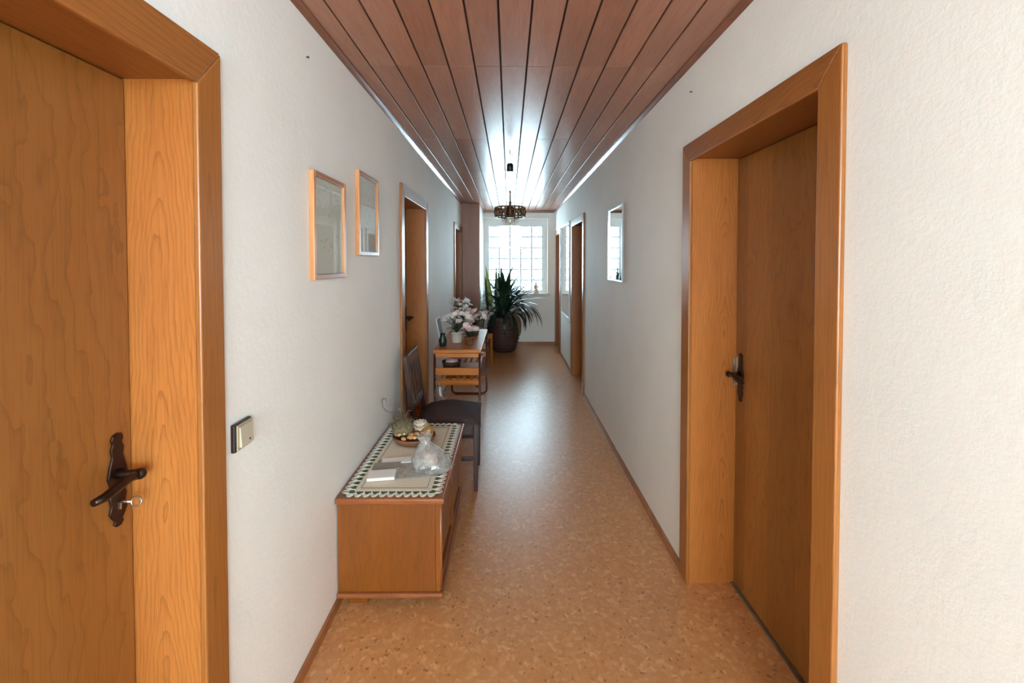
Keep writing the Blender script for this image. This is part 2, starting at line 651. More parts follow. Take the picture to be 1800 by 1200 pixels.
# back wall behind the camera with a big window added for daylight
b = NB()
bx(b, XL, BW0, YB - 0.2, YB, 0, H + 0.02)
bx(b, BW1, XR, YB - 0.2, YB, 0, H + 0.02)
bx(b, BW0, BW1, YB - 0.2, YB, 0, BZ0)
bx(b, BW0, BW1, YB - 0.2, YB, BZ1, H + 0.02)
struct('wall_back', b, 'woodchip_wallpaper', 'white wall behind the camera around the added window', 'wall')
w2 = thing('window_2', 'large white framed window added behind the camera to light the hall', 'window', ((BW0 + BW1) / 2, YB - 0.1, BZ0), kind='structure')
b = NB()
bx(b, BW0, BW0 + 0.06, YB - 0.13, YB - 0.07, BZ0, BZ1)
bx(b, BW1 - 0.06, BW1, YB - 0.13, YB - 0.07, BZ0, BZ1)
bx(b, BW0 + 0.06, BW1 - 0.06, YB - 0.13, YB - 0.07, BZ0, BZ0 + 0.06)
bx(b, BW0 + 0.06, BW1 - 0.06, YB - 0.13, YB - 0.07, BZ1 - 0.06, BZ1)
bx(b, 0.02, 0.08, YB - 0.13, YB - 0.07, BZ0 + 0.06, BZ1 - 0.06)
obj('window_frame', b, 'white_paint', w2)
obj('pane', box(BW0 + 0.06, 0.02, YB - 0.103, YB - 0.097, BZ0 + 0.06, BZ1 - 0.06), 'window_glass', w2)
obj('pane', box(0.08, BW1 - 0.06, YB - 0.103, YB - 0.097, BZ0 + 0.06, BZ1 - 0.06), 'window_glass', w2)

for wi, (X, s, lab) in enumerate(((XL, -1, 'tall white framed window added in the left wall behind the camera for light'), (XR, 1, 'tall white framed window added in the right wall behind the camera for light'))):
    wx = X + s * 0.14
    SW1 = SWL if s < 0 else SWR
    ws = thing('window_%d' % (wi + 3), lab, 'window', (wx, (SW0 + SW1) / 2, SZ0), kind='structure')  # never in view, added so daylight reaches the near walls
    b = NB()
    a0, a1 = wx - 0.03, wx + 0.03
    ymid = (SW0 + SW1) / 2
    bx(b, a0, a1, SW0, SW0 + 0.06, SZ0, SZ1)
    bx(b, a0, a1, SW1 - 0.06, SW1, SZ0, SZ1)
    bx(b, a0, a1, SW0 + 0.06, SW1 - 0.06, SZ0, SZ0 + 0.06)
    bx(b, a0, a1, SW0 + 0.06, SW1 - 0.06, SZ1 - 0.06, SZ1)
    bx(b, a0, a1, ymid - 0.03, ymid + 0.03, SZ0 + 0.06, SZ1 - 0.06)
    obj('window_frame', b, 'white_paint', ws)
    obj('pane', box(wx - 0.003, wx + 0.003, SW0 + 0.06, ymid - 0.03, SZ0 + 0.06, SZ1 - 0.06), 'window_glass', ws)
    obj('pane', box(wx - 0.003, wx + 0.003, ymid + 0.03, SW1 - 0.06, SZ0 + 0.06, SZ1 - 0.06), 'window_glass', ws)

# pier at the far left with a brown panelled face
PX1, PY = -0.474, 6.90
pier = struct('wall_pier', box(XL, PX1, PY, YE, 0, H), 'white_plaster', 'shallow pier at the far left end with a brown wooden face', 'wall')
obj('wood_panel', box(XL + 0.002, PX1 + 0.004, PY - 0.02, PY, 0.0, H), 'pier_veneer', pier, bevel=0.003)

# ceiling: dark backing and separate laminated planks
ceil = struct('ceiling', box(-1.2, 1.3, YB - 0.2, YE + 0.3, H + 0.014, H + 0.08), 'groove_backing', 'brown wooden plank ceiling with a shine from the window', 'ceiling')
PW, PL, GAP = 0.1235, 1.215, 0.0075
seams = [-0.657 + PW * i for i in range(13)]
cols = [(XL, seams[0])] + list(zip(seams, seams[1:])) + [(seams[-1], XR)]
rows = [2.07 - PL * 6 + PL * i for i in range(12)]
proto = {}
for ci, (xa, xb) in enumerate(cols):
    if xb - xa < 0.02:
        continue
    for ra in rows:
        y0, y1 = max(ra, YB), min(ra + PL, YE)
        if y1 - y0 < 0.05:
            continue
        key = (round(xb - xa, 3), round(y1 - y0, 3))
        if key not in proto:
            proto[key] = obj('plank', box(xa + GAP / 2, xb - GAP / 2, y0 + 0.001, y1 - 0.001, H, H + 0.0135), 'ceiling_veneer', ceil, bevel=0.0015, seg=1)
        else:
            clone(proto[key], ((xa + xb) / 2, (y0 + y1) / 2, H), ceil)

# thin strips where ceiling meets wall
def cove(xw, s):
    q = [(xw, H), (xw + s * 0.022, H), (xw + s * 0.020, H - 0.008), (xw + s * 0.013, H - 0.016), (xw + s * 0.006, H - 0.022), (xw, H - 0.026)]
    return q


struct('trim_1', prism(NB(), cove(XL, 1), 'y', YB, PY - 0.02), 'ceiling_trim', 'slim glossy strip between ceiling and left wall', 'trim')
struct('trim_2', prism(NB(), cove(XR, -1), 'y', YB, YE), 'ceiling_trim', 'slim glossy strip between ceiling and right wall', 'trim')
struct('trim_3', box(PX1 + 0.006, XR - 0.022, YE - 0.02, YE, H - 0.042, H), 'ceiling_trim', 'brown strip along the top of the end wall', 'trim')

# baseboards between the doors
def baseboard(side):
    b = NB()
    s = 1 if side == 'L' else -1
    X = XL if side == 'L' else XR
    ya = YB
    end = PY - 0.02 if side == 'L' else YE
    for sd, y0, y1 in sorted(DOORS):
        if sd == side:
            if y0 > ya:
                bx(b, *sorted((X, X + s * 0.012)), ya, y0, 0, 0.04)
            ya = y1
    if end - ya > 0.01:
        bx(b, *sorted((X, X + s * 0.012)), ya, end, 0, 0.04)
    return b


struct('baseboard_left', baseboard('L'), 'baseboard_wood', 'low brown baseboard along the left wall', 'baseboard')
struct('baseboard_right', baseboard('R'), 'baseboard_wood', 'low brown baseboard along the right wall', 'baseboard')
struct('baseboard_end', box(PX1, XR - 0.012, YE - 0.012, YE, 0, 0.05), 'baseboard_wood', 'low brown baseboard under the glass block window', 'baseboard')

# ------------------------------------------------------------------ doors
DLAB = ['brown oak door nearest on the left with an ornate bronze handle and key',
        'brown oak door in the left wall behind the dark chair',
        'brown oak door farthest on the left beside the brown pier',
        'brown oak door nearest on the right with a bronze lever handle',
        'dark oak door on the right between the two mirrors',
        'brown oak door farthest on the right next to the end wall']


def ornate_plate(bm, X0, X1, yc, zc):
    prof = [(0.000, 0.108), (0.012, 0.104), (0.016, 0.094), (0.012, 0.084), (0.017, 0.072), (0.014, 0.055), (0.021, 0.030), (0.026, 0.008),
            (0.020, -0.010), (0.015, -0.022), (0.022, -0.040), (0.018, -0.058), (0.023, -0.074), (0.016, -0.088), (0.010, -0.096), (0.013, -0.104), (0.006, -0.112), (0, -0.113)]
    poly = [(yc + a, zc + z) for a, z in prof] + [(yc - a, zc + z) for a, z in prof[-2:0:-1]]
    prism(bm, poly, 'x', X0, X1)
    return bm


for i, (side, y0, y1) in enumerate(DOORS):
    s = -1 if side == 'L' else 1         # outward
    X = XL if side == 'L' else XR
    d = DEPTH[side]
    TOP, HW = TOPS[i], HEADW[i]
    dr = thing('door_%d' % (i + 1), DLAB[i], 'door', (X, (y0 + y1) / 2, 0), kind='structure')
    fx = lambda a, c: sorted((X + s * a, X + s * c))
    P = -0.016                             # how far the casing stands proud
    obj('casing', prism(NB(), [(y0, 0), (y0 + CW, 0), (y0 + CW, TOP - HW), (y0, TOP - 0.001)], 'x', *fx(P, 0)), 'oak_casing', dr, bevel=0.004)
    obj('casing', prism(NB(), [(y1 - CW, 0), (y1, 0), (y1, TOP - 0.001), (y1 - CW, TOP - HW)], 'x', *fx(P, 0)), 'oak_casing', dr, bevel=0.004)
    obj('casing_head', prism(NB(), [(y0 + 0.001, TOP), (y0 + CW, TOP - HW + 0.001), (y1 - CW, TOP - HW + 0.001), (y1 - 0.001, TOP)], 'x', *fx(P, 0)), 'oak_head_shaded', dr, bevel=0.004)
    ji, jh = CW - 0.012, HW - 0.012
    obj('jamb', box(*fx(0.001, d + 0.06), y0 + 0.031, y0 + ji, 0, TOP - jh), 'oak_upright', dr)
    obj('jamb', box(*fx(0.001, d + 0.06), y1 - ji, y1 - 0.031, 0, TOP - jh), 'oak_upright', dr)
    obj('jamb_head', box(*fx(0.001, d + 0.06), y0 + 0.031, y1 - 0.031, TOP - jh, TOP - 0.031), 'oak_head_shaded', dr)
    leaf = obj('leaf', box(*fx(d, d + 0.04), y0 + ji + 0.003, y1 - ji - 0.003, 0.012, TOP - jh - 0.003), 'oak_leaf', dr, bevel=0.003)
    obj('threshold', box(*fx(d - 0.012, d + 0.05), y0 + ji, y1 - ji, 0, 0.008), 'threshold_metal', dr)
    # handle, always on the far edge
    yc, zc = y1 - ji - 0.045, 1.015
    if i == 3:
        yc, zc = y1 - ji - 0.05, 1.0
    hd = obj('handle', ornate_plate(NB(), *fx(d - 0.006, d), yc, zc - 0.012), 'dark_bronze', leaf, bevel=0.0015, seg=1)
    b = NB()
    xs = lambda a: X + s * (d - a)
    tube(b, [(xs(0.004), yc, zc), (xs(0.02), yc, zc), (xs(0.05), yc, zc)], [0.013, 0.009, 0.009], 10)
    ball(b, (xs(0.056), yc, zc), 0.0135, 2)
    tube(b, [(xs(0.054), yc, zc), (xs(0.056), yc - 0.03, zc + 0.003), (xs(0.057), yc - 0.06, zc - 0.002), (xs(0.056), yc - 0.09, zc - 0.008),
             (xs(0.053), yc - 0.112, zc - 0.008)], [0.010, 0.0095, 0.0105, 0.010, 0.0075], 10)
    obj('lever', b, 'dark_bronze', leaf)
    if i == 0:
        k = NB()
        kz = zc - 0.066
        tube(k, [(xs(0.004), yc, kz), (xs(0.034), yc, kz)], 0.0032, 8)
        loop = [(xs(0.046) + 0.012 * math.cos(a), yc + 0.002 * math.sin(a), kz + 0.010 * math.sin(a)) for a in [2 * PI * q / 14 for q in range(15)]]
        tube(k, loop, 0.0024, 6, cap=False)
        bx(k, *sorted((xs(0.006), xs(0.010))), yc - 0.002, yc + 0.002, kz - 0.018, kz)
        obj('key', k, 'steel', leaf)
    if side == 'R':
        obj('strike_plate', box(*fx(d - 0.012, d - 0.001), y1 - ji - 0.002, y1 - ji, zc - 0.065, zc + 0.065), 'steel', dr)

# ------------------------------------------------------------------ glass block window at the end
win = thing('window_1', 'window of square glass blocks at the end of the hall', 'window', (GX0 + 0.5, YE + 0.2, RZ0), kind='structure')
gy0, gy1 = YE + 0.13, YE + 0.20
GX1, GZ0 = GX0 + 1.0, GZ1 - 1.2
b = NB()
for (a0, a1, c0, c1) in ((RX0, GX0, RZ0, RZ1), (GX1, RX1, RZ0, RZ1), (GX0, GX1, RZ0, GZ0), (GX0, GX1, GZ1, RZ1)):
    bx(b, a0, a1, gy0 - 0.01, gy1 + 0.09, c0, c1)
obj('window_reveal', b, 'white_plaster', win)
b = NB()
for i in range(6):
    xx = GX0 + 0.2 * i
    bx(b, xx - 0.013, xx + 0.013, gy0 + 0.012, gy1 - 0.005, GZ0, GZ1)
for j in range(7):
    zz = GZ0 + 0.2 * j
    bx(b, GX0, GX1, gy0 + 0.013, gy1 - 0.006, zz - 0.011, zz + 0.011)
obj('mortar_joints', b, 'mortar', win)
pr = {}
for i in range(5):
    for j in range(6):
        clear = i in (1, 2) and j >= 4
        xa, za = GX0 + 0.2 * i + 0.013, GZ0 + 0.2 * j + 0.011
        key = clear
        if key not in pr:
            pr[key] = obj('glass_block', box(xa, xa + 0.174, gy0, gy1, za, za + 0.178), 'glass_block_clear' if clear else 'glass_block_wavy', win, bevel=0.012, seg=2)
        else:
            clone(pr[key], (xa + 0.087, (gy0 + gy1) / 2, za), win)
b = NB()
vx0, vx1, vz0, vz1 = GX0 + 0.2, GX0 + 0.6, GZ1 - 0.4, GZ1
for (a0, a1, c0, c1) in ((vx0 - 0.014, vx0 + 0.014, vz0 - 0.014, vz1), (vx1 - 0.014, vx1 + 0.014, vz0 - 0.014, vz1),
                         (vx0, vx1, vz0 - 0.014, vz0 + 0.014), (vx0, vx1, vz1 - 0.010, vz1 + 0.006)):
    bx(b, a0, a1, gy0 - 0.012, gy0 + 0.012, c0, c1)
obj('vent_frame', b, 'silver_frame', win)
obj('window_sill', box(RX0 - 0.03, RX1 + 0.04, YE - 0.05, gy0 - 0.01, RZ0 - 0.03, RZ0 + 0.004), 'sill_stone', win, bevel=0.004)

# ------------------------------------------------------------------ oak chest
CX0, CX1, CY0, CY1 = -0.748, -0.300, 1.862, 2.70
chest = thing('low_chest', 'low oak chest against the left wall under a lace runner', 'chest', ((CX0 + CX1) / 2, (CY0 + CY1) / 2, 0))
FZ = 0.045
for (xx, yy) in ((CX0 + 0.04, CY0 + 0.02), (CX0 + 0.04, CY1 - 0.09), (CX1 - 0.10, CY0 + 0.10), (CX1 - 0.10, CY1 - 0.09)):
    obj('foot', box(xx, xx + 0.085, yy, yy + 0.07, 0, FZ), 'chest_oak', chest, bevel=0.004)
obj('base_moulding', box(CX0 - 0.004, CX1 + 0.012, CY0 - 0.014, CY1 + 0.012, FZ, FZ + 0.022), 'chest_trim', chest, bevel=0.008, seg=3)
obj('body', box(CX0, CX1 - 0.022, CY0, CY1, FZ + 0.022, 0.462), 'chest_oak', chest, bevel=0.002)
bdz0, bdz1 = FZ + 0.022, 0.462
fr = NB()
bx(fr, CX1 - 0.022, CX1, CY0, CY0 + 0.06, bdz0, bdz1)
bx(fr, CX1 - 0.022, CX1, CY1 - 0.06, CY1, bdz0, bdz1)
ym = (CY0 + CY1) / 2
bx(fr, CX1 - 0.022, CX1, ym - 0.03, ym + 0.03, bdz0, bdz1)
for (ya, yb) in ((CY0 + 0.06, ym - 0.03), (ym + 0.03, CY1 - 0.06)):
    bx(fr, CX1 - 0.022, CX1, ya, yb, bdz0, bdz0 + 0.055)
    bx(fr, CX1 - 0.022, CX1, ya, yb, bdz1 - 0.055, bdz1)
obj('front_frame', fr, 'chest_oak', chest, bevel=0.003)
for (ya, yb) in ((CY0 + 0.06, ym - 0.03), (ym + 0.03, CY1 - 0.06)):
    b = NB()
    za, zb = bdz0 + 0.055, bdz1 - 0.055
    ins = 0.04
    o_ = [(CX1 - 0.0215, ya, za), (CX1 - 0.0215, yb, za), (CX1 - 0.0215, yb, zb), (CX1 - 0.0215, ya, zb)]
    i_ = [(CX1 - 0.006, ya + ins, za + ins), (CX1 - 0.006, yb - ins, za + ins), (CX1 - 0.006, yb - ins, zb - ins), (CX1 - 0.006, ya + ins, zb - ins)]
    ov = [b.verts.new(p) for p in o_]
    iv = [b.verts.new(p) for p in i_]
    for k in range(4):
        b.faces.new((ov[k], ov[(k + 1) % 4], iv[(k + 1) % 4], iv[k]))
    b.faces.new(iv)
    pn = obj('panel', b, 'chest_oak', chest)
b = NB()
tube(b, [(CX1 + 0.0, CY0 + 0.008, bdz0 + 0.005), (CX1 + 0.0, CY0 + 0.008, bdz1 - 0.004)], 0.008, 10)
obj('corner_bead', b, 'chest_trim', chest)
LIDZ = 0.490
obj('lid', box(CX0 - 0.004, CX1 + 0.020, CY0 - 0.022, CY1 + 0.015, 0.462, LIDZ), 'chest_trim', chest, bevel=0.008, seg=3)

# lace runner
RUN_Z = LIDZ
rx0, rx1, ry0, ry1 = -0.742, -0.292, 1.846, 2.705
run = thing('lace_runner', 'pale linen runner with scalloped green and white lace edge on the chest', 'tablecloth', ((rx0 + rx1) / 2, (ry0 + ry1) / 2, RUN_Z))
bw = 0.055
obj('linen_centre', box(rx0 + bw, rx1 - bw, ry0 + bw, ry1 - bw, RUN_Z + 0.001, RUN_Z + 0.004), 'linen', run, bevel=0.001, seg=1)
b = NB()
for (a0, a1, c0, c1) in ((rx0 + 0.016, rx1 - 0.016, ry0 + 0.016, ry0 + bw), (rx0 + 0.016, rx1 - 0.016, ry1 - bw, ry1 - 0.016),
                         (rx0 + 0.016, rx0 + bw, ry0 + bw, ry1 - bw), (rx1 - bw, rx1 - 0.016, ry0 + bw, ry1 - bw)):
    bx(b, a0, a1, c0, c1, RUN_Z + 0.0006, RUN_Z + 0.0018)
obj('green_band', b, 'lace_green', run)
b = NB()


def scallop(b, px, py, tx, ty, nx, ny, w):
    for k, rr in enumerate((0.46, 0.36, 0.26)):
        pts = []
        for q in range(9):
            a = PI * q / 8
            l_, o_ = -math.cos(a) * w * rr, 0.020 + math.sin(a) * (0.030 - k * 0.008)
            pts.append((px + tx * l_ + nx * o_, py + ty * l_ + ny * o_, RUN_Z + 0.0034))
        tube(b, pts, 0.0016, 4, cap=False)
    for sg in (-1, 1):
        tube(b, [(px + tx * w * 0.48 * sg, py + ty * w * 0.48 * sg, RUN_Z + 0.003),
                 (px + tx * w * 0.44 * sg + nx * 0.024, py + ty * w * 0.44 * sg + ny * 0.024, RUN_Z + 0.003)], 0.002, 4)


nxs, nys = 11, 21
for q in range(nxs):
    w = (rx1 - rx0 - 2 * 0.03) / nxs
    px = rx0 + 0.03 + w * (q + 0.5)
    scallop(b, px, ry0 + bw, 1, 0, 0, -1, w)
    scallop(b, px, ry1 - bw, 1, 0, 0, 1, w)
for q in range(nys):
    w = (ry1 - ry0 - 2 * 0.03) / nys
    py = ry0 + 0.03 + w * (q + 0.5)
    scallop(b, rx0 + bw, py, 0, 1, -1, 0, w)
    scallop(b, rx1 - bw, py, 0, 1, 1, 0, w)
le = obj('lace_edge', b, 'lace_white', run)
le['kind'] = 'stuff'
b = NB()
for (p, q) in (((rx0 + bw + 0.022, ry0 + bw + 0.022), (rx1 - bw - 0.022, ry0 + bw + 0.022)), ((rx1 - bw - 0.022, ry0 + bw + 0.022), (rx1 - bw - 0.022, ry1 - bw - 0.022)),
               ((rx1 - bw - 0.022, ry1 - bw - 0.022), (rx0 + bw + 0.022, ry1 - bw - 0.022)), ((rx0 + bw + 0.022, ry1 - bw - 0.022), (rx0 + bw + 0.022, ry0 + bw + 0.022))):
    tube(b, [(p[0], p[1], RUN_Z + 0.004), (q[0], q[1], RUN_Z + 0.004)], 0.0014, 4)
obj('hem_stitch', b, 'lace_green', run)

TZ = RUN_Z + 0.0045
# papers
def sheet(name, mat, cx, cy, w, l, z0, th, ang, label, cat, bevel=0.001, group=None):
    b = box(-w / 2, w / 2, -l / 2, l / 2, 0, th)
    o = obj(name, b, mat, None, bevel=bevel, seg=1)
    o.location = (cx, cy, z0)
    o.rotation_euler = (0, 0, ang)
    return tag(o, label, cat, group)


sheet('plastic_sleeve', 'plastic_film', -0.50, 2.11, 0.31, 0.21, TZ + 0.001, 0.002, 0.12, 'clear plastic sleeve lying flat on the lace runner under the papers', 'sleeve')
sheet('letter_bundle', 'paper_white', -0.60, 2.02, 0.125, 0.085, TZ + 0.0034, 0.014, 0.14, 'thin bundle of white letters on the runner, nearest on the chest', 'letters', 0.002)
sheet('grey_booklet', 'paper_grey', -0.605, 2.118, 0.13, 0.065, TZ + 0.0034, 0.007, 0.12, 'small grey booklet beside the white letters on the chest', 'booklet')
sheet('envelope', 'paper_white', -0.555, 2.185, 0.18, 0.06, TZ + 0.0034, 0.004, 0.14, 'white envelope lying behind the grey booklet on the chest', 'envelope')

# crumpled plastic bag
def crumple(bm, prof, n, c, sy, amp, seed, lean=(0, 0)):
    rnd = random.Random(seed)
    rings = []
    hmax = prof[-1][1]
    fold = [rnd.uniform(-1, 1) for _ in range(n)]
    for r, z in prof:
        ring = []
        for k in range(n):
            a = 2 * PI * k / n
            rr = r * (1 + amp * fold[k] + amp * 0.8 * rnd.uniform(-1, 1))
            ring.append(bm.verts.new((c[0] + rr * math.cos(a) + lean[0] * z / hmax, c[1] + sy * rr * math.sin(a) + lean[1] * z / hmax, c[2] + z)))
        rings.append(ring)
    for a, b_ in zip(rings, rings[1:]):
        for k in range(n):
            f = bm.faces.new((a[k], a[(k + 1) % n], b_[(k + 1) % n], b_[k]))
            f.smooth = rnd.random() < 0.6
    bm.faces.new(rings[0][::-1])
    return bm


bag = thing('plastic_bag', 'crumpled clear plastic bag standing on the lace runner', 'bag', (-0.37, 2.10, TZ + 0.003))
obj('film', crumple(NB(), [(0.085, 0), (0.098, 0.012), (0.10, 0.03), (0.088, 0.055), (0.062, 0.085), (0.036, 0.112), (0.024, 0.128), (0.034, 0.145), (0.040, 0.158)], 22,
                    (-0.37, 2.10, TZ + 0.003), 0.8, 0.09, 5, (-0.055, 0.02)), 'plastic_film', bag)
obj('wrapped_gift', ball(NB(), (-0.385, 2.10, TZ + 0.042), 0.036, 2, (1.0, 0.8, 1.0), 0.05), 'porcelain', bag)

# dried flower dish
ax, ay = -0.535, 2.42
arr = thing('dried_flower_bowl', 'brown bowl of dried flowers with a white rose and curly twigs on the chest', 'flower bowl', (ax, ay, TZ))
obj('bowl', lathe(NB(), [(0.085, 0), (0.10, 0.006), (0.118, 0.028), (0.122, 0.042), (0.116, 0.043), (0.108, 0.030), (0.0, 0.026)], (ax, ay, TZ), 28, 0.01, 0.85), 'terracotta', arr)
b = NB()
for q in range(34):
    a, rr = random.uniform(0, 2 * PI), 0.105 * math.sqrt(random.random())
    ball(b, (ax + rr * math.cos(a), ay + rr * 0.82 * math.sin(a), TZ + 0.046 + random.uniform(0, 0.012)), random.uniform(0.010, 0.019), 1, (1, 1, 0.6), 0.25)
pt = obj('dried_petals', b, 'dried_petal', arr)
pt['kind'] = 'stuff'
b = NB()
for q in range(22):
    a, rr = random.uniform(0, 2 * PI), 0.11 * math.sqrt(random.random())
    ball(b, (ax + rr * math.cos(a), ay + rr * 0.82 * math.sin(a), TZ + 0.054 + random.uniform(0, 0.010)), random.uniform(0.008, 0.014), 1, (1, 1, 0.6), 0.3)
pt = obj('pale_petals', b, 'dried_petal_light', arr)
pt['kind'] = 'stuff'
mo = NB()
ball(mo, (-0.600, 2.425, TZ + 0.078), 0.062, 3, (1.0, 0.9, 0.75), 0.10)
for q in range(70):
    a, e = random.uniform(0, 2 * PI), random.uniform(0.1, 1.4)
    d0 = Vector((math.cos(a) * math.cos(e), math.sin(a) * math.cos(e), math.sin(e)))
    p = Vector((-0.600, 2.425, TZ + 0.070)) + Vector((d0.x * 0.056, d0.y * 0.05, d0.z * 0.042))
    tube(mo, [p, p + d0 * 0.016 + Vector((random.uniform(-.012, .012), random.uniform(-.012, .012), 0.006)),
              p + d0 * 0.026 + Vector((random.uniform(-.02, .02), random.uniform(-.02, .02), 0.012))], [0.0018, 0.0014, 0.0008], 4)
obj('moss_nest', mo, 'moss', arr)


def petal(bm, c, az, tilt, L, W, cup=0.3):
    rows_ = []
    for i in range(4):
        v = i / 3
        w = W * (0.35 + 1.1 * v - 0.75 * v * v) * (0.8 if i == 3 else 1)
        row = []
        for j in (-1, 0, 1):
            lx = j * w * 0.5
            f = L * v
            hgt = cup * (abs(j) * w * 0.5) + L * v * math.sin(tilt)
            rad = f * math.cos(tilt)
            row.append(bm.verts.new((c[0] + math.cos(az) * rad - math.sin(az) * lx, c[1] + math.sin(az) * rad + math.cos(az) * lx, c[2] + hgt)))
        rows_.append(row)
    for a, b_ in zip(rows_, rows_[1:]):
        for j in range(2):
            f = bm.faces.new((a[j], a[j + 1], b_[j + 1], b_[j]))
            f.smooth = True


rose_c = (-0.508, 2.45, TZ + 0.066)
rose = obj('rose', ball(NB(), rose_c, 0.016, 2, (1, 1, 1.1)), 'rose_white', arr)
for ringi, (np_, tilt, L) in enumerate(((5, 1.2, 0.042), (6, 0.85, 0.054), (7, 0.5, 0.056))):
    for q in range(np_):
        b = NB()
        petal(b, (rose_c[0], rose_c[1], rose_c[2] - 0.004 * ringi), 2 * PI * q / np_ + ringi * 0.5, tilt, L, 0.048, 0.35)
        obj('petal', b, 'rose_white', rose, solid=0.001)
for q, (az, tl) in enumerate(((0.0, 0.7), (-0.6, 0.5), (0.7, 0.6))):
    b = NB()
    petal(b, (rose_c[0] + 0.022, rose_c[1], rose_c[2] - 0.016), az, tl, 0.055, 0.024, 0.3)
    obj('leaf', b, 'leaf_yellow', arr, solid=0.001)
tw = NB()
tube(tw, [(-0.615, 2.44, TZ + 0.11), (-0.620, 2.46, TZ + 0.16), (-0.645, 2.48, TZ + 0.165), (-0.68, 2.485, TZ + 0.145), (-0.705, 2.475, TZ + 0.155),
          (-0.725, 2.47, TZ + 0.18), (-0.728, 2.465, TZ + 0.215), (-0.718, 2.46, TZ + 0.235), (-0.706, 2.46, TZ + 0.232), (-0.706, 2.465, TZ + 0.218)], 0.0024, 6)
hel = [(-0.612 + 0.012 * math.cos(q * 0.9), 2.44 + 0.012 * math.sin(q * 0.9), TZ + 0.10 + 0.0048 * q) for q in range(26)]
tube(tw, hel, 0.0016, 5)
tube(tw, [(-0.58, 2.44, TZ + 0.11), (-0.585, 2.45, TZ + 0.15), (-0.572, 2.45, TZ + 0.17), (-0.562, 2.455, TZ + 0.165)], 0.0018, 5)
obj('curly_twigs', tw, 'twig', arr)

# ------------------------------------------------------------------ dark dining chair
ch = thing('dining_chair', 'dark walnut dining chair with plum fabric seat behind the chest', 'chair', (-0.46, 3.02, 0))
x0, x1, y0, y1 = -0.632, -0.207, 2.80, 3.20
for yy in (y0, y1 - 0.034):
    b = NB()
    bx(b, x1 - 0.034, x1, yy, yy + 0.034, 0, 0.44)
    for v in b.verts:
        if v.co.z < 0.01:
            v.co.x += -0.006 if v.co.x > x1 - 0.01 else 0.004
    obj('leg', b, 'dark_walnut', ch, bevel=0.004)
for yy in (y0, y1 - 0.032):
    b = NB()
    prism(b, [(x0 - 0.055, 0), (x0 - 0.02, 0), (x0 + 0.028, 0.42), (x0 - 0.040, 0.89), (x0 - 0.068, 0.89), (x0 - 0.008, 0.42)], 'y', yy, yy + 0.032)
    obj('leg', b, 'dark_walnut', ch, bevel=0.003)
b = NB()
bx(b, x0 + 0.02, x1 - 0.034, y0 + 0.006, y0 + 0.028, 0.375, 0.44)
bx(b, x0 + 0.02, x1 - 0.034, y1 - 0.028, y1 - 0.006, 0.375, 0.44)
bx(b, x1 - 0.028, x1 - 0.006, y0 + 0.034, y1 - 0.034, 0.375, 0.44)
bx(b, x0 - 0.005, x0 + 0.018, y0 + 0.032, y1 - 0.032, 0.375, 0.44)
obj('seat_frame', b, 'dark_walnut', ch, bevel=0.003)
b = NB()
bx(b, x0 - 0.01, x1 - 0.034, y0 + 0.008, y0 + 0.026, 0.20, 0.224)
obj('stretcher', b, 'dark_walnut', ch, bevel=0.003)
b = NB()
bx(b, x0 - 0.01, x1 - 0.034, y1 - 0.026, y1 - 0.008, 0.20, 0.224)
obj('stretcher', b, 'dark_walnut', ch, bevel=0.003)
# cushion
b = NB()
N = 10
gr = [[None] * (N + 1) for _ in range(N + 1)]
sx0, sx1, sy0, sy1 = x0 + 0.015, x1 + 0.004, y0 - 0.012, y1 + 0.012
for i in range(N + 1):
    for j in range(N + 1):
        u, v = i / N, j / N
        e = (1 - (2 * u - 1) ** 6) * (1 - (2 * v - 1) ** 6)
        dome = math.sin(PI * u) * math.sin(PI * v)
        gr[i][j] = b.verts.new((sx0 + (sx1 - sx0) * u, sy0 + (sy1 - sy0) * v, 0.448 + 0.030 * e ** 0.5 + 0.050 * dome + 0.003 * math.sin(9 * u + 5 * v)))
for i in range(N):
    for j in range(N):
        f = b.faces.new((gr[i][j], gr[i + 1][j], gr[i + 1][j + 1], gr[i][j + 1]))
        f.smooth = True
edge = [gr[i][0] for i in range(N + 1)] + [gr[N][j] for j in range(1, N + 1)] + [gr[i][N] for i in range(N - 1, -1, -1)] + [gr[0][j] for j in range(N - 1, 0, -1)]
low = [b.verts.new((v.co.x, v.co.y, 0.4405)) for v in edge]
for k in range(len(edge)):
    b.faces.new((edge[k], low[k], low[(k + 1) % len(edge)], edge[(k + 1) % len(edge)]))
b.faces.new(low)
obj('seat', b, 'seat_fabric', ch)
# back rails and slats
def back_x(z):
    return x0 - 0.052 + (0.92 - z) * 0.12 if z > 0.42 else x0


b = NB()
for k in range(1, 10):
    pass
tr = [(back_x(0.83) - 0.012, 0.83), (back_x(0.83) + 0.012, 0.83), (back_x(0.89) + 0.012, 0.895), (back_x(0.89) - 0.012, 0.895)]
prism(b, tr, 'y', y0 + 0.032, y1 - 0.032)
obj('top_rail', b, 'dark_walnut', ch, bevel=0.005)
b = NB()
prism(b, [(back_x(0.53) - 0.01, 0.53), (back_x(0.53) + 0.01, 0.53), (back_x(0.57) + 0.01, 0.57), (back_x(0.57) - 0.01, 0.57)], 'y', y0 + 0.032, y1 - 0.032)
obj('lower_rail', b, 'dark_walnut', ch, bevel=0.003)
for k in range(4):
    yc = y0 + 0.032 + (y1 - y0 - 0.064) * (k + 0.5) / 4
    b = NB()
    prism(b, [(back_x(0.57) - 0.007, 0.57), (back_x(0.57) + 0.007, 0.57), (back_x(0.83) + 0.007, 0.83), (back_x(0.83) - 0.007, 0.83)], 'y', yc - 0.030, yc + 0.030)
    obj('slat', b, 'dark_walnut', ch, bevel=0.002)
ch.rotation_euler.z = math.radians(1.5)

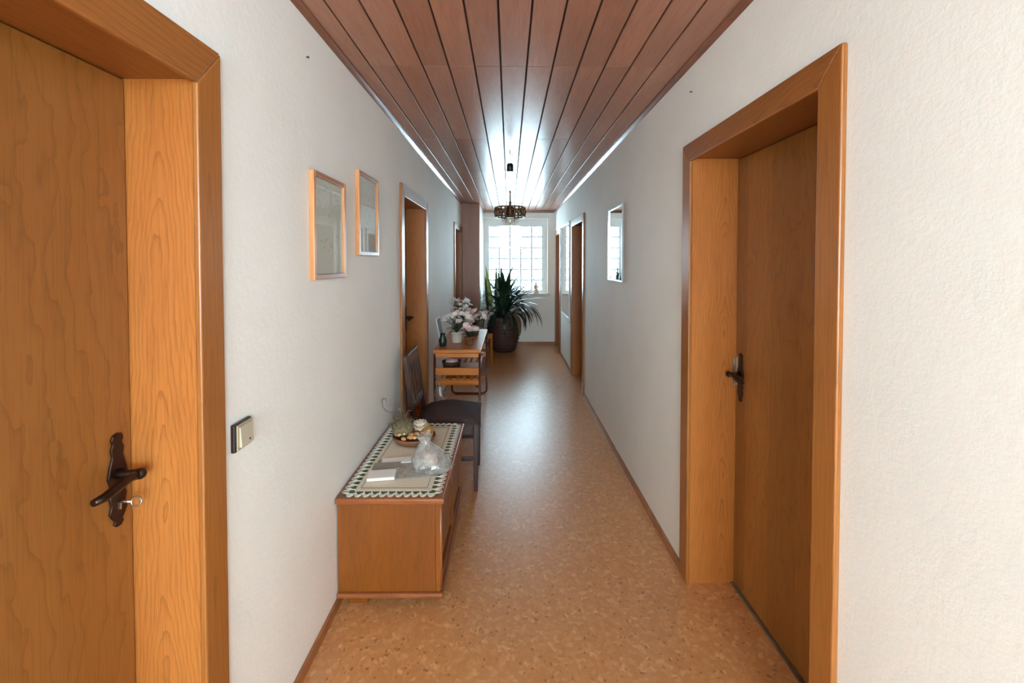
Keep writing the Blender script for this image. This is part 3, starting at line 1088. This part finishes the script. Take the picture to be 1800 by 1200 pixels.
# ------------------------------------------------------------------ slatted console rack
tx0, tx1, ty0, ty1 = -0.652, -0.258, 3.77, 4.90
rk = thing('console_rack', 'orange pine console table with slatted shelf and tubular sled legs', 'table', ((tx0 + tx1) / 2, (ty0 + ty1) / 2, 0))
for yy in (ty0, ty1):
    rr = 0.05
    pts = [(tx0, yy, 0.70), (tx0, yy, rr + 0.012)]
    pts += [(tx0 + rr - rr * math.cos(a), yy, 0.012 + rr - rr * math.sin(a)) for a in (0.4, 0.8, 1.2, PI / 2)]
    pts += [(tx1 - rr + rr * math.sin(a), yy, 0.012 + rr - rr * math.cos(a)) for a in (0, 0.4, 0.8, 1.2)]
    pts += [(tx1, yy, rr + 0.012), (tx1, yy, 0.70)]
    obj('sled_leg', tube(NB(), pts, 0.011, 10), 'red_tube', rk)
TT = 0.742
obj('top', box(tx0 - 0.012, tx1 + 0.012, ty0 - 0.012, ty1 + 0.012, 0.712, TT), 'rack_pine_long', rk, bevel=0.004)
for (ya, yb) in ((ty0 - 0.012, ty0 + 0.010), (ty1 - 0.010, ty1 + 0.012)):
    obj('end_rail', box(tx0 + 0.008, tx1 - 0.008, ya, yb, 0.675, 0.711), 'rack_pine', rk, bevel=0.003)
for (ya, yb) in ((ty0 - 0.011, ty0 + 0.011), (ty1 - 0.011, ty1 + 0.011)):
    obj('gallery_rail', box(tx0 + 0.008, tx1 - 0.008, ya, yb, 0.518, 0.582), 'rack_pine', rk, bevel=0.003)
    obj('shelf_rail', box(tx0 + 0.008, tx1 - 0.008, ya, yb, 0.432, 0.474), 'rack_pine', rk, bevel=0.003)
SLZ = 0.474
proto_s = None
for k in range(6):
    xc = tx0 + 0.045 + (tx1 - tx0 - 0.09) * k / 5
    if proto_s is None:
        proto_s = obj('slat', box(xc - 0.021, xc + 0.021, ty0 + 0.0, ty1 - 0.0, SLZ + 0.0, SLZ + 0.012), 'rack_pine_long', rk, bevel=0.002, seg=1)
    else:
        clone(proto_s, (xc, (ty0 + ty1) / 2, SLZ), rk)
for xx in (tx0 + 0.02, tx1 - 0.035):
    obj('bracket', box(xx, xx + 0.02, ty0 - 0.008, ty0 + 0.008, 0.405, 0.432), 'dark_bronze', rk, bevel=0.002)
obj('stretcher', box(tx0 + 0.01, tx1 - 0.01, ty1 - 0.01, ty1 + 0.012, 0.16, 0.205), 'rack_pine', rk, bevel=0.003)

# things on the shelf
SZ = SLZ + 0.0125
for k, (m, lab, hh, dx) in enumerate((('paper_red', 'dark red magazine at the bottom of the stack on the slatted shelf', 0.022, 0),
                                      ('paper_grey', 'grey magazine in the middle of the stack on the slatted shelf', 0.018, 0.01),
                                      ('paper_white', 'white magazine on top of the stack on the slatted shelf', 0.014, -0.008))):
    z0 = SZ + sum((0.022, 0.018, 0.014)[:k])
    sheet('magazine', m, -0.36 + dx, 4.0 + 0.01 * k, 0.17, 0.24, z0, hh, 0.1 * (k - 1), lab, 'magazine', 0.001, 'magazines on the slatted shelf')
bsk = thing('small_basket', 'small dark basket on the slatted shelf of the console table', 'basket', (-0.54, 4.02, SZ))
obj('basket_body', lathe(NB(), [(0.055, 0), (0.07, 0.01), (0.085, 0.09), (0.088, 0.10), (0.080, 0.10), (0.072, 0.02), (0, 0.015)], (-0.54, 4.02, SZ), 20, 0.02), 'wicker_brown', bsk)
obj('cloth', ball(NB(), (-0.54, 4.02, SZ + 0.092), 0.062, 2, (1, 1, 0.5), 0.12), 'blossom_pink', bsk)

# bag hanging at the near left leg
hb = thing('hanging_bag', 'white plastic bag hanging from the console table near leg', 'bag', (-0.575, 3.745, 0.235))
obj('film', crumple(NB(), [(0.045, 0), (0.06, 0.015), (0.062, 0.06), (0.052, 0.12), (0.032, 0.17), (0.016, 0.20)], 16, (-0.585, 3.70, 0.235), 0.5, 0.12, 9, (-0.02, 0.02)), 'plastic_film', hb)
obj('bag_handle', tube(NB(), [(-0.60, 3.715, 0.43), (-0.615, 3.735, 0.475), (-0.63, 3.752, 0.50), (-0.645, 3.757, 0.50)], 0.005, 6), 'plastic_film', hb)


# ------------------------------------------------------------------ flowers on the console table
def ribbon(bm, base, az, L, W, rise, droop, n=8, fold=0.25, tip=0.05, belly=0.35):
    """arching strap leaf; rise = start angle above horizontal, droop = total bend"""
    p = Vector(base)
    ang = rise
    st = L / n
    prev = None
    side = Vector((-math.sin(az), math.cos(az), 0))
    for i in range(n + 1):
        v = i / n
        w = W * 0.5 * (min(1, 0.35 + v / belly * 0.65) if v < belly else max(tip, (1 - ((v - belly) / (1 - belly)) ** 2)))
        d = Vector((math.cos(az) * math.cos(ang), math.sin(az) * math.cos(ang), math.sin(ang)))
        up = Vector((-math.cos(az) * math.sin(ang), -math.sin(az) * math.sin(ang), math.cos(ang)))
        row = (bm.verts.new(p - side * w + up * w * fold), bm.verts.new(p), bm.verts.new(p + side * w + up * w * fold))
        if prev:
            for j in range(2):
                f = bm.faces.new((prev[j], prev[j + 1], row[j + 1], row[j]))
                f.smooth = True
        prev = row
        p = p + d * st
        ang -= droop / n
    return bm


def blossom_mesh(mat):
    b = NB()
    for q in range(6):
        petal(b, (0, 0, 0), 2 * PI * q / 6, 0.45, 0.026, 0.026, 0.3)
    ball(b, (0, 0, 0.006), 0.007, 1)
    o = obj('blossom', b, mat, None)
    C.objects.unlink(o)
    return o


BW_, BP_ = blossom_mesh('blossom_white'), blossom_mesh('blossom_pink')


def potted_flower(cx, cy, z, r, h, potmat, nbl, spread, top, mix, label, seed):
    rnd = random.Random(seed)
    t_ = thing('potted_flower', label, 'flowers', (cx, cy, z), 'flower pots on the console table')
    obj('pot', lathe(NB(), [(r * 0.72, 0), (r * 0.78, 0.004), (r, h * 0.9), (r * 1.05, h * 0.9), (r * 1.05, h), (r * 0.94, h), (r * 0.9, h * 0.85), (0, h * 0.84)], (cx, cy, z), 20), potmat, t_)
    for q in range(9):
        b = NB()
        ribbon(b, (cx, cy, z + h * 0.85), rnd.uniform(0, 2 * PI), rnd.uniform(0.10, 0.17), 0.032, rnd.uniform(0.6, 1.2), rnd.uniform(0.8, 1.6), 6)
        obj('leaf', b, 'leaf_green', t_)
    for q in range(nbl):
        a, rr = rnd.uniform(0, 2 * PI), spread * math.sqrt(rnd.random())
        e = Vector((cx + rr * math.cos(a), cy + rr * math.sin(a), z + h + top * rnd.uniform(0.45, 1.0)))
        if e.x < XL + 0.05:
            e.x = XL + 0.05 + rnd.uniform(0, 0.04)
        b = NB()
        tube(b, [(cx, cy, z + h * 0.84), ((cx + e.x) / 2, (cy + e.y) / 2, z + h + (e.z - z - h) * 0.7), e], 0.0022, 5)
        st_ = obj('stem', b, 'leaf_green', t_)
        c = clone(BP_ if rnd.random() < mix else BW_, e, st_, (rnd.uniform(-.8, .8), rnd.uniform(-.8, .8), rnd.uniform(0, 6)))
        c.scale = (1.6,) * 3
    return t_


potted_flower(-0.50, 4.12, TT + 0.0005, 0.06, 0.10, 'pot_white', 22, 0.13, 0.17, 0.15, 'white flowers in a white pot, nearest on the console table', 3)
potted_flower(-0.37, 4.46, TT + 0.0005, 0.065, 0.09, 'terracotta', 26, 0.15, 0.16, 0.35, 'pink and white flowers in a clay pot at the edge of the console table', 4)
potted_flower(-0.55, 4.70, TT + 0.0005, 0.06, 0.11, 'pot_pink', 20, 0.12, 0.24, 0.1, 'white flowers in a rosy pot at the far end of the console table', 5)
potted_flower(-0.37, 3.98, TT + 0.0005, 0.045, 0.075, 'terracotta', 12, 0.09, 0.10, 0.5, 'low rosy flowers in a tiny clay pot at the near end of the console table', 8)
# green glass vase and photo stand
vs = thing('glass_vase', 'small green vase beside the white flowers on the console table', 'vase', (-0.605, 3.93, TT))
obj('vase_body', lathe(NB(), [(0.026, 0), (0.032, 0.004), (0.038, 0.05), (0.022, 0.095), (0.026, 0.115), (0.021, 0.115), (0.017, 0.095), (0.0, 0.01)], (-0.605, 3.93, TT + 0.0005), 20), 'leaf_dark', vs)
ph = thing('photo_frame', 'white photo frame leaning on the wall behind the console table flowers', 'photo frame', (-0.695, 4.35, TT))
b = NB()
pv = [(-0.735, 0.935), (-0.728, 0.938), (-0.690, TT + 0.001), (-0.698, TT + 0.0005)]
prism(b, pv, 'y', 4.32, 4.54)
o_ = obj('frame', b, 'white_paint', ph, bevel=0.002)
b = NB()
pv2 = [(-0.7250, 0.920), (-0.7235, 0.9205), (-0.6925, TT + 0.022), (-0.694, TT + 0.0215)]
prism(b, pv2, 'y', 4.34, 4.52)
obj('photo', b, 'paper_grey', ph)

# ------------------------------------------------------------------ second chair with black back
c2 = thing('leather_chair', 'small chair with black leather back and orange wooden seat rail near the pier', 'chair', (-0.50, 6.22, 0))
ox, oy = -0.50, 6.22
w2_, d2_ = 0.19, 0.19
for (sx, sy) in ((1, 1), (1, -1)):
    obj('leg', box(ox + sx * (d2_ - 0.016) - 0.016, ox + sx * (d2_ - 0.016) + 0.016, oy + sy * (w2_ - 0.016) - 0.016, oy + sy * (w2_ - 0.016) + 0.016, 0, 0.40), 'rack_pine', c2, bevel=0.004)
for sy in (1, -1):
    obj('leg', box(ox - d2_, ox - d2_ + 0.03, oy + sy * (w2_ - 0.016) - 0.016, oy + sy * (w2_ - 0.016) + 0.016, 0, 0.80), 'rack_pine', c2, bevel=0.004)
b = NB()
bx(b, ox - d2_ + 0.03, ox + d2_, oy - w2_, oy - w2_ + 0.022, 0.401, 0.465)
bx(b, ox - d2_ + 0.03, ox + d2_, oy + w2_ - 0.022, oy + w2_, 0.401, 0.465)
bx(b, ox + d2_ - 0.022, ox + d2_, oy - w2_ + 0.022, oy + w2_ - 0.022, 0.401, 0.465)
obj('seat_rail', b, 'rack_pine', c2, bevel=0.003)
obj('seat', box(ox - d2_ + 0.03, ox + d2_ - 0.024, oy - w2_ + 0.024, oy + w2_ - 0.024, 0.43, 0.485), 'black_leather', c2, bevel=0.018, seg=3)
bk = obj('backrest', box(ox - d2_ + 0.004, ox - d2_ + 0.050, oy - w2_ + 0.012, oy + w2_ - 0.012, 0.50, 0.795), 'black_leather', c2, bevel=0.012, seg=3)
obj('piping', tube(NB(), [(ox - d2_ + 0.026, oy - w2_ + 0.006, 0.52), (ox - d2_ + 0.026, oy - w2_ + 0.008, 0.79), (ox - d2_ + 0.026, oy - w2_ + 0.02, 0.80),
                          (ox - d2_ + 0.026, oy + w2_ - 0.02, 0.80), (ox - d2_ + 0.026, oy + w2_ - 0.008, 0.79), (ox - d2_ + 0.026, oy + w2_ - 0.006, 0.52)], 0.007, 8), 'linen', bk)
c2.rotation_euler.z = math.radians(-32)

# ------------------------------------------------------------------ big house plant
px_, py_ = -0.10, 7.30
plant = thing('house_plant', 'big green strap leaved plant in a brown wicker pot before the window', 'plant', (px_, py_, 0))
prof = [(0.17, 0), (0.19, 0.015), (0.25, 0.18), (0.275, 0.34), (0.255, 0.48), (0.225, 0.56), (0.235, 0.585), (0.22, 0.59), (0.20, 0.56), (0.0, 0.54)]
pot = obj('pot', lathe(NB(), prof, (px_, py_, 0), 32), 'wicker_brown', plant)
for k in range(9):
    z = 0.04 + k * 0.058
    rr = None
    for (ra, za), (rb, zb) in zip(prof, prof[1:]):
        if za <= z <= zb:
            rr = ra + (rb - ra) * (z - za) / (zb - za)
            break
    pts = [(px_ + (rr + 0.004 + 0.004 * math.sin(16 * a)) * math.cos(a), py_ + (rr + 0.004 + 0.004 * math.sin(16 * a)) * math.sin(a), z) for a in [2 * PI * q / 48 for q in range(49)]]
    obj('wicker_band', tube(NB(), pts, 0.010, 5, cap=False), 'wicker_brown', pot)
rnd = random.Random(21)
b = NB()
lathe(b, [(0.19, 0.0), (0.19, 0.02), (0.0, 0.03)], (px_, py_, 0.542), 20)
obj('soil', b, 'soil', plant)
for k in range(5):
    a = rnd.uniform(0, 2 * PI)
    sx_, sy_ = px_ + 0.09 * math.cos(a), py_ + 0.09 * math.sin(a)
    obj('stem', tube(NB(), [(sx_, sy_, 0.55), (sx_ + 0.03 * math.cos(a), sy_ + 0.03 * math.sin(a), 0.74), (sx_ + 0.04 * math.cos(a), sy_ + 0.04 * math.sin(a), 0.86)], [0.018, 0.015, 0.012], 8), 'leaf_dark', plant)


def strap(base, az, L, W, rise, droop, mat, name='leaf'):
    b = ribbon(NB(), base, az, L, W, rise, droop, 10)
    for v in b.verts:     # keep clear of pier and walls
        v.co.x = max(v.co.x, PX1 + 0.015 if v.co.y > PY - 0.05 else XL + 0.05)
        v.co.y = min(v.co.y, YE - 0.06)
        v.co.z = max(v.co.z, 0.03)
    return obj(name, b, mat, plant)


for k in range(110):
    az = rnd.uniform(-PI, PI)
    up = rnd.random()
    L = rnd.uniform(0.36, 0.62)
    rise = 0.30 + 1.15 * up
    base = (px_ + 0.13 * math.cos(az) * rnd.random(), py_ + 0.13 * math.sin(az) * rnd.random(), rnd.uniform(0.62, 0.95))
    strap(base, az, L, rnd.uniform(0.05, 0.085), rise, rnd.uniform(0.7, 1.8) * (1.25 - 0.6 * up), 'leaf_green' if rnd.random() < 0.6 else 'leaf_dark')
for k in range(26):   # drooping old leaves around the pot
    az = rnd.uniform(-PI, 0.6)
    strap((px_ + 0.17 * math.cos(az), py_ + 0.17 * math.sin(az), 0.62), az, rnd.uniform(0.40, 0.66), 0.055, rnd.uniform(0.3, 0.9), rnd.uniform(2.2, 2.9), 'leaf_dark' if k % 3 else 'leaf_dry')
# tall pale leaf at the left, tall green ones beside it, long sprays at the right
strap((px_ - 0.20, py_ - 0.02, 0.66), -2.3, 0.80, 0.115, 1.40, 0.0, 'leaf_variegated')
strap((px_ - 0.26, py_ + 0.02, 0.66), -2.0, 0.62, 0.075, 1.45, 0.1, 'leaf_dark')
strap((px_ - 0.11, py_ - 0.05, 0.64), -1.7, 0.80, 0.075, 1.50, -0.06, 'leaf_green')
strap((px_ + 0.00, py_ - 0.06, 0.64), -2.0, 0.82, 0.10, 1.46, 0.0, 'leaf_green')
strap((px_ + 0.06, py_ - 0.06, 0.66), -1.2, 0.70, 0.10, 1.42, 0.1, 'leaf_green')
for (az, L, rise, dr_) in ((-0.6, 0.80, 0.95, 0.5), (-0.5, 0.78, 0.80, 0.6), (-0.7, 0.80, 0.70, 0.6), (-0.4, 0.74, 0.55, 0.7), (-0.8, 0.70, 0.45, 0.7),
                           (-0.5, 0.78, 0.62, 2.4), (-0.2, 0.82, 0.55, 2.3), (-0.8, 0.7, 0.5, 2.2), (-0.6, 0.86, 0.5, 2.0)):
    strap((px_ + 0.08, py_ - 0.06, 0.74), az, L, 0.065, rise, dr_, 'leaf_dark')

# figurine on the sill
fg = thing('figurine', 'small pale porcelain figurine on the window sill', 'figurine', (0.49, YE + 0.035, RZ0 + 0.004))
fz = RZ0 + 0.0045
obj('robe', lathe(NB(), [(0.052, 0), (0.055, 0.006), (0.045, 0.03), (0.034, 0.08), (0.026, 0.115), (0.034, 0.135), (0.028, 0.15), (0.012, 0.158), (0.012, 0.165)], (0.49, YE + 0.035, fz), 18, 0.05), 'porcelain', fg)
obj('head', ball(NB(), (0.49, YE + 0.033, fz + 0.182), 0.021, 2, (0.9, 1, 1.1)), 'porcelain', fg)
b = NB()
tube(b, [(0.462, YE + 0.035, fz + 0.138), (0.452, YE + 0.02, fz + 0.10), (0.478, YE + 0.0, fz + 0.105)], [0.010, 0.009, 0.006], 8)
tube(b, [(0.518, YE + 0.035, fz + 0.138), (0.528, YE + 0.02, fz + 0.10), (0.502, YE + 0.0, fz + 0.105)], [0.010, 0.009, 0.006], 8)
obj('arms', b, 'porcelain', fg)

# ------------------------------------------------------------------ pictures, mirrors, switch
def framed(name, side, y0, y1, z0, z1, fw, th, mats, face, glass, label, cat):
    s = 1 if side == 'L' else -1
    X = XL if side == 'L' else XR
    fx = lambda a, c: sorted((X + s * a, X + s * c))
    p = thing(name, label, cat, (X, (y0 + y1) / 2, z0))
    obj('frame_side', box(*fx(0.001, th), y0, y0 + fw, z0, z1), mats[0], p, bevel=0.002)
    obj('frame_side', box(*fx(0.001, th), y1 - fw, y1, z0, z1), mats[0], p, bevel=0.002)
    obj('frame_rail', box(*fx(0.001, th), y0 + fw, y1 - fw, z0, z0 + fw), mats[1], p, bevel=0.002)
    obj('frame_rail', box(*fx(0.001, th), y0 + fw, y1 - fw, z1 - fw, z1), mats[1], p, bevel=0.002)
    obj('mirror_glass' if glass is None else 'print', box(*fx(0.002, th * 0.45), y0 + fw, y1 - fw, z0 + fw, z1 - fw), face, p)
    if glass:
        obj('glass', box(*fx(th * 0.45 + 0.001, th * 0.45 + 0.003), y0 + fw, y1 - fw, z0 + fw, z1 - fw), glass, p)
    return p


framed('framed_picture', 'L', 1.637, 1.957, 1.440, 1.858, 0.020, 0.020, ('frame_wood', 'frame_wood_rail'), 'drawing_garden', 'picture_glass',
       'wood framed pale drawing on the left wall, nearer to the light switch', 'picture')
framed('framed_picture', 'L', 2.13, 2.45, 1.542, 1.962, 0.020, 0.020, ('frame_wood', 'frame_wood_rail'), 'drawing_house', 'picture_glass',
       'wood framed pale drawing on the left wall, hung higher and farther away', 'picture')
framed('wall_mirror', 'R', 3.155, 3.615, 1.358, 1.937, 0.012, 0.018, ('silver_frame', 'silver_frame'), 'mirror_silver', None,
       'slim silver framed mirror on the right wall reflecting the window', 'mirror')
framed('tall_mirror', 'R', 5.935, 6.87, 0.69, 2.07, 0.030, 0.022, ('white_paint', 'white_paint'), 'mirror_silver', None,
       'large white framed mirror on the right wall between the far doors', 'mirror')

sw = thing('light_switch', 'square beige light switch with dark edge beside the left door', 'light switch', (XL, 1.2, 0.99))
obj('base_plate', box(XL, XL + 0.012, 1.163, 1.240, 0.990, 1.067), 'switch_base', sw, bevel=0.003)
obj('cover', box(XL + 0.012, XL + 0.0155, 1.170, 1.2395, 0.9935, 1.0635), 'switch_plate', sw, bevel=0.0015)
rk_ = NB()
prism(rk_, [(XL + 0.0155, 1.0005), (XL + 0.0235, 1.0005), (XL + 0.0185, 1.0565), (XL + 0.0155, 1.0565)], 'y', 1.177, 1.2325)
obj('rocker', rk_, 'switch_rocker', sw, bevel=0.0015)
obj('pilot_lamp', ball(NB(), (XL + 0.0225, 1.214, 1.012), 0.0032, 2), 'black_plastic', sw)

# two little nails left in the walls
for (X, yy, zz, s, lab) in ((XL, 1.63, 2.27, 1, 'tiny nail left in the left wall above the pictures'), (XR, 2.0, 2.29, -1, 'tiny nail left in the right wall above the near door')):
    b = NB()
    tube(b, [(X - s * 0.002, yy, zz), (X + s * 0.008, yy, zz)], 0.0018, 6)
    tube(b, [(X + s * 0.008, yy, zz), (X + s * 0.0095, yy, zz)], 0.0045, 8)
    tag(obj('nail', b, 'dark_bronze'), lab, 'nail')

# ------------------------------------------------------------------ chandelier
LX, LY = 0.008, 3.65
la = thing('chandelier', 'small bronze ring chandelier with crystal bowl hanging from the ceiling', 'lamp', (LX, LY, 1.81))
b = NB()
tube(b, [(LX, LY, H + 0.006), (LX, LY, H - 0.012), (LX + 0.004, LY, H - 0.028), (LX + 0.011, LY, H - 0.036), (LX + 0.017, LY, H - 0.028)], [0.004, 0.003, 0.003, 0.003, 0.0025], 8)
obj('ceiling_hook', b, 'antique_brass', la)
obj('cord', tube(NB(), [(LX + 0.016, LY, H - 0.004), (LX + 0.018, LY, H - 0.04), (LX + 0.012, LY, 2.335)], 0.0022, 6), 'pot_white', la)
obj('junction_box', lathe(NB(), [(0.020, 0), (0.0275, 0.004), (0.0275, 0.060), (0.018, 0.068)], (LX, LY, 2.265), 20), 'black_plastic', la)
obj('suspension_wire', tube(NB(), [(LX, LY, 2.268), (LX, LY, 2.095)], 0.0018, 6), 'silver_frame', la)
rp = [(0.004, 0.115), (0.009, 0.112), (0.012, 0.106), (0.006, 0.100)]
q = 0.100
while q > 0.03:
    rp += [(0.0055, q - 0.003), (0.011, q - 0.007), (0.0055, q - 0.011)]
    q -= 0.013
rp += [(0.010, 0.022), (0.014, 0.014), (0.008, 0.006), (0.010, -0.004), (0.024, -0.018), (0.034, -0.030), (0.036, -0.042), (0.030, -0.11)]
obj('turned_stem', lathe(NB(), [(r_, z_) for r_, z_ in rp[::-1]], (LX, LY, 1.99), 20), 'antique_brass', la)
RR = 0.122
ring = NB()
for (zz, r_, th) in ((1.965, RR - 0.006, 0.005), (1.938, RR, 0.004), (1.912, RR, 0.004), (1.888, RR - 0.006, 0.005)):
    pts = [(LX + r_ * math.cos(a), LY + r_ * math.sin(a), zz) for a in [2 * PI * k / 40 for k in range(41)]]
    tube(ring, pts, th, 6, cap=False)
for k in range(4):
    a = PI / 4 + PI / 2 * k
    tube(ring, [(LX + 0.028 * math.cos(a), LY + 0.028 * math.sin(a), 1.945), (LX + RR * math.cos(a), LY + RR * math.sin(a), 1.938)], 0.004, 6)
obj('ring', ring, 'antique_brass', la)
bar = None
for k in range(20):
    a = 2 * PI * k / 20
    cx, cy = LX + (RR + 0.002) * math.cos(a), LY + (RR + 0.002) * math.sin(a)
    if bar is None:
        b = NB()
        lathe(b, [(0.004, 0), (0.008, 0.006), (0.006, 0.014), (0.009, 0.026), (0.013, 0.040), (0.009, 0.054), (0.006, 0.066), (0.008, 0.074), (0.004, 0.080)], (cx, cy, 1.886), 10)
        bar = obj('baluster', b, 'antique_brass', la)
    else:
        clone(bar, (cx, cy, 1.886), la)
obj('crystal_bowl', lathe(NB(), [(0.030, 0), (0.044, 0.004), (0.060, 0.026), (0.056, 0.040), (0.066, 0.062), (0.070, 0.075), (0.060, 0.075), (0.050, 0.045), (0.0, 0.012)], (LX, LY, 1.812), 24), 'crystal', la)
drop = None
for k in range(12):
    a = 2 * PI * k / 12
    cx, cy = LX + 0.072 * math.cos(a), LY + 0.072 * math.sin(a)
    if drop is None:
        drop = obj('crystal_drop', lathe(NB(), [(0.001, 0), (0.007, 0.010), (0.004, 0.024), (0.0015, 0.045)], (cx, cy, 1.842), 6), 'crystal', la)
    else:
        clone(drop, (cx, cy, 1.842), la)
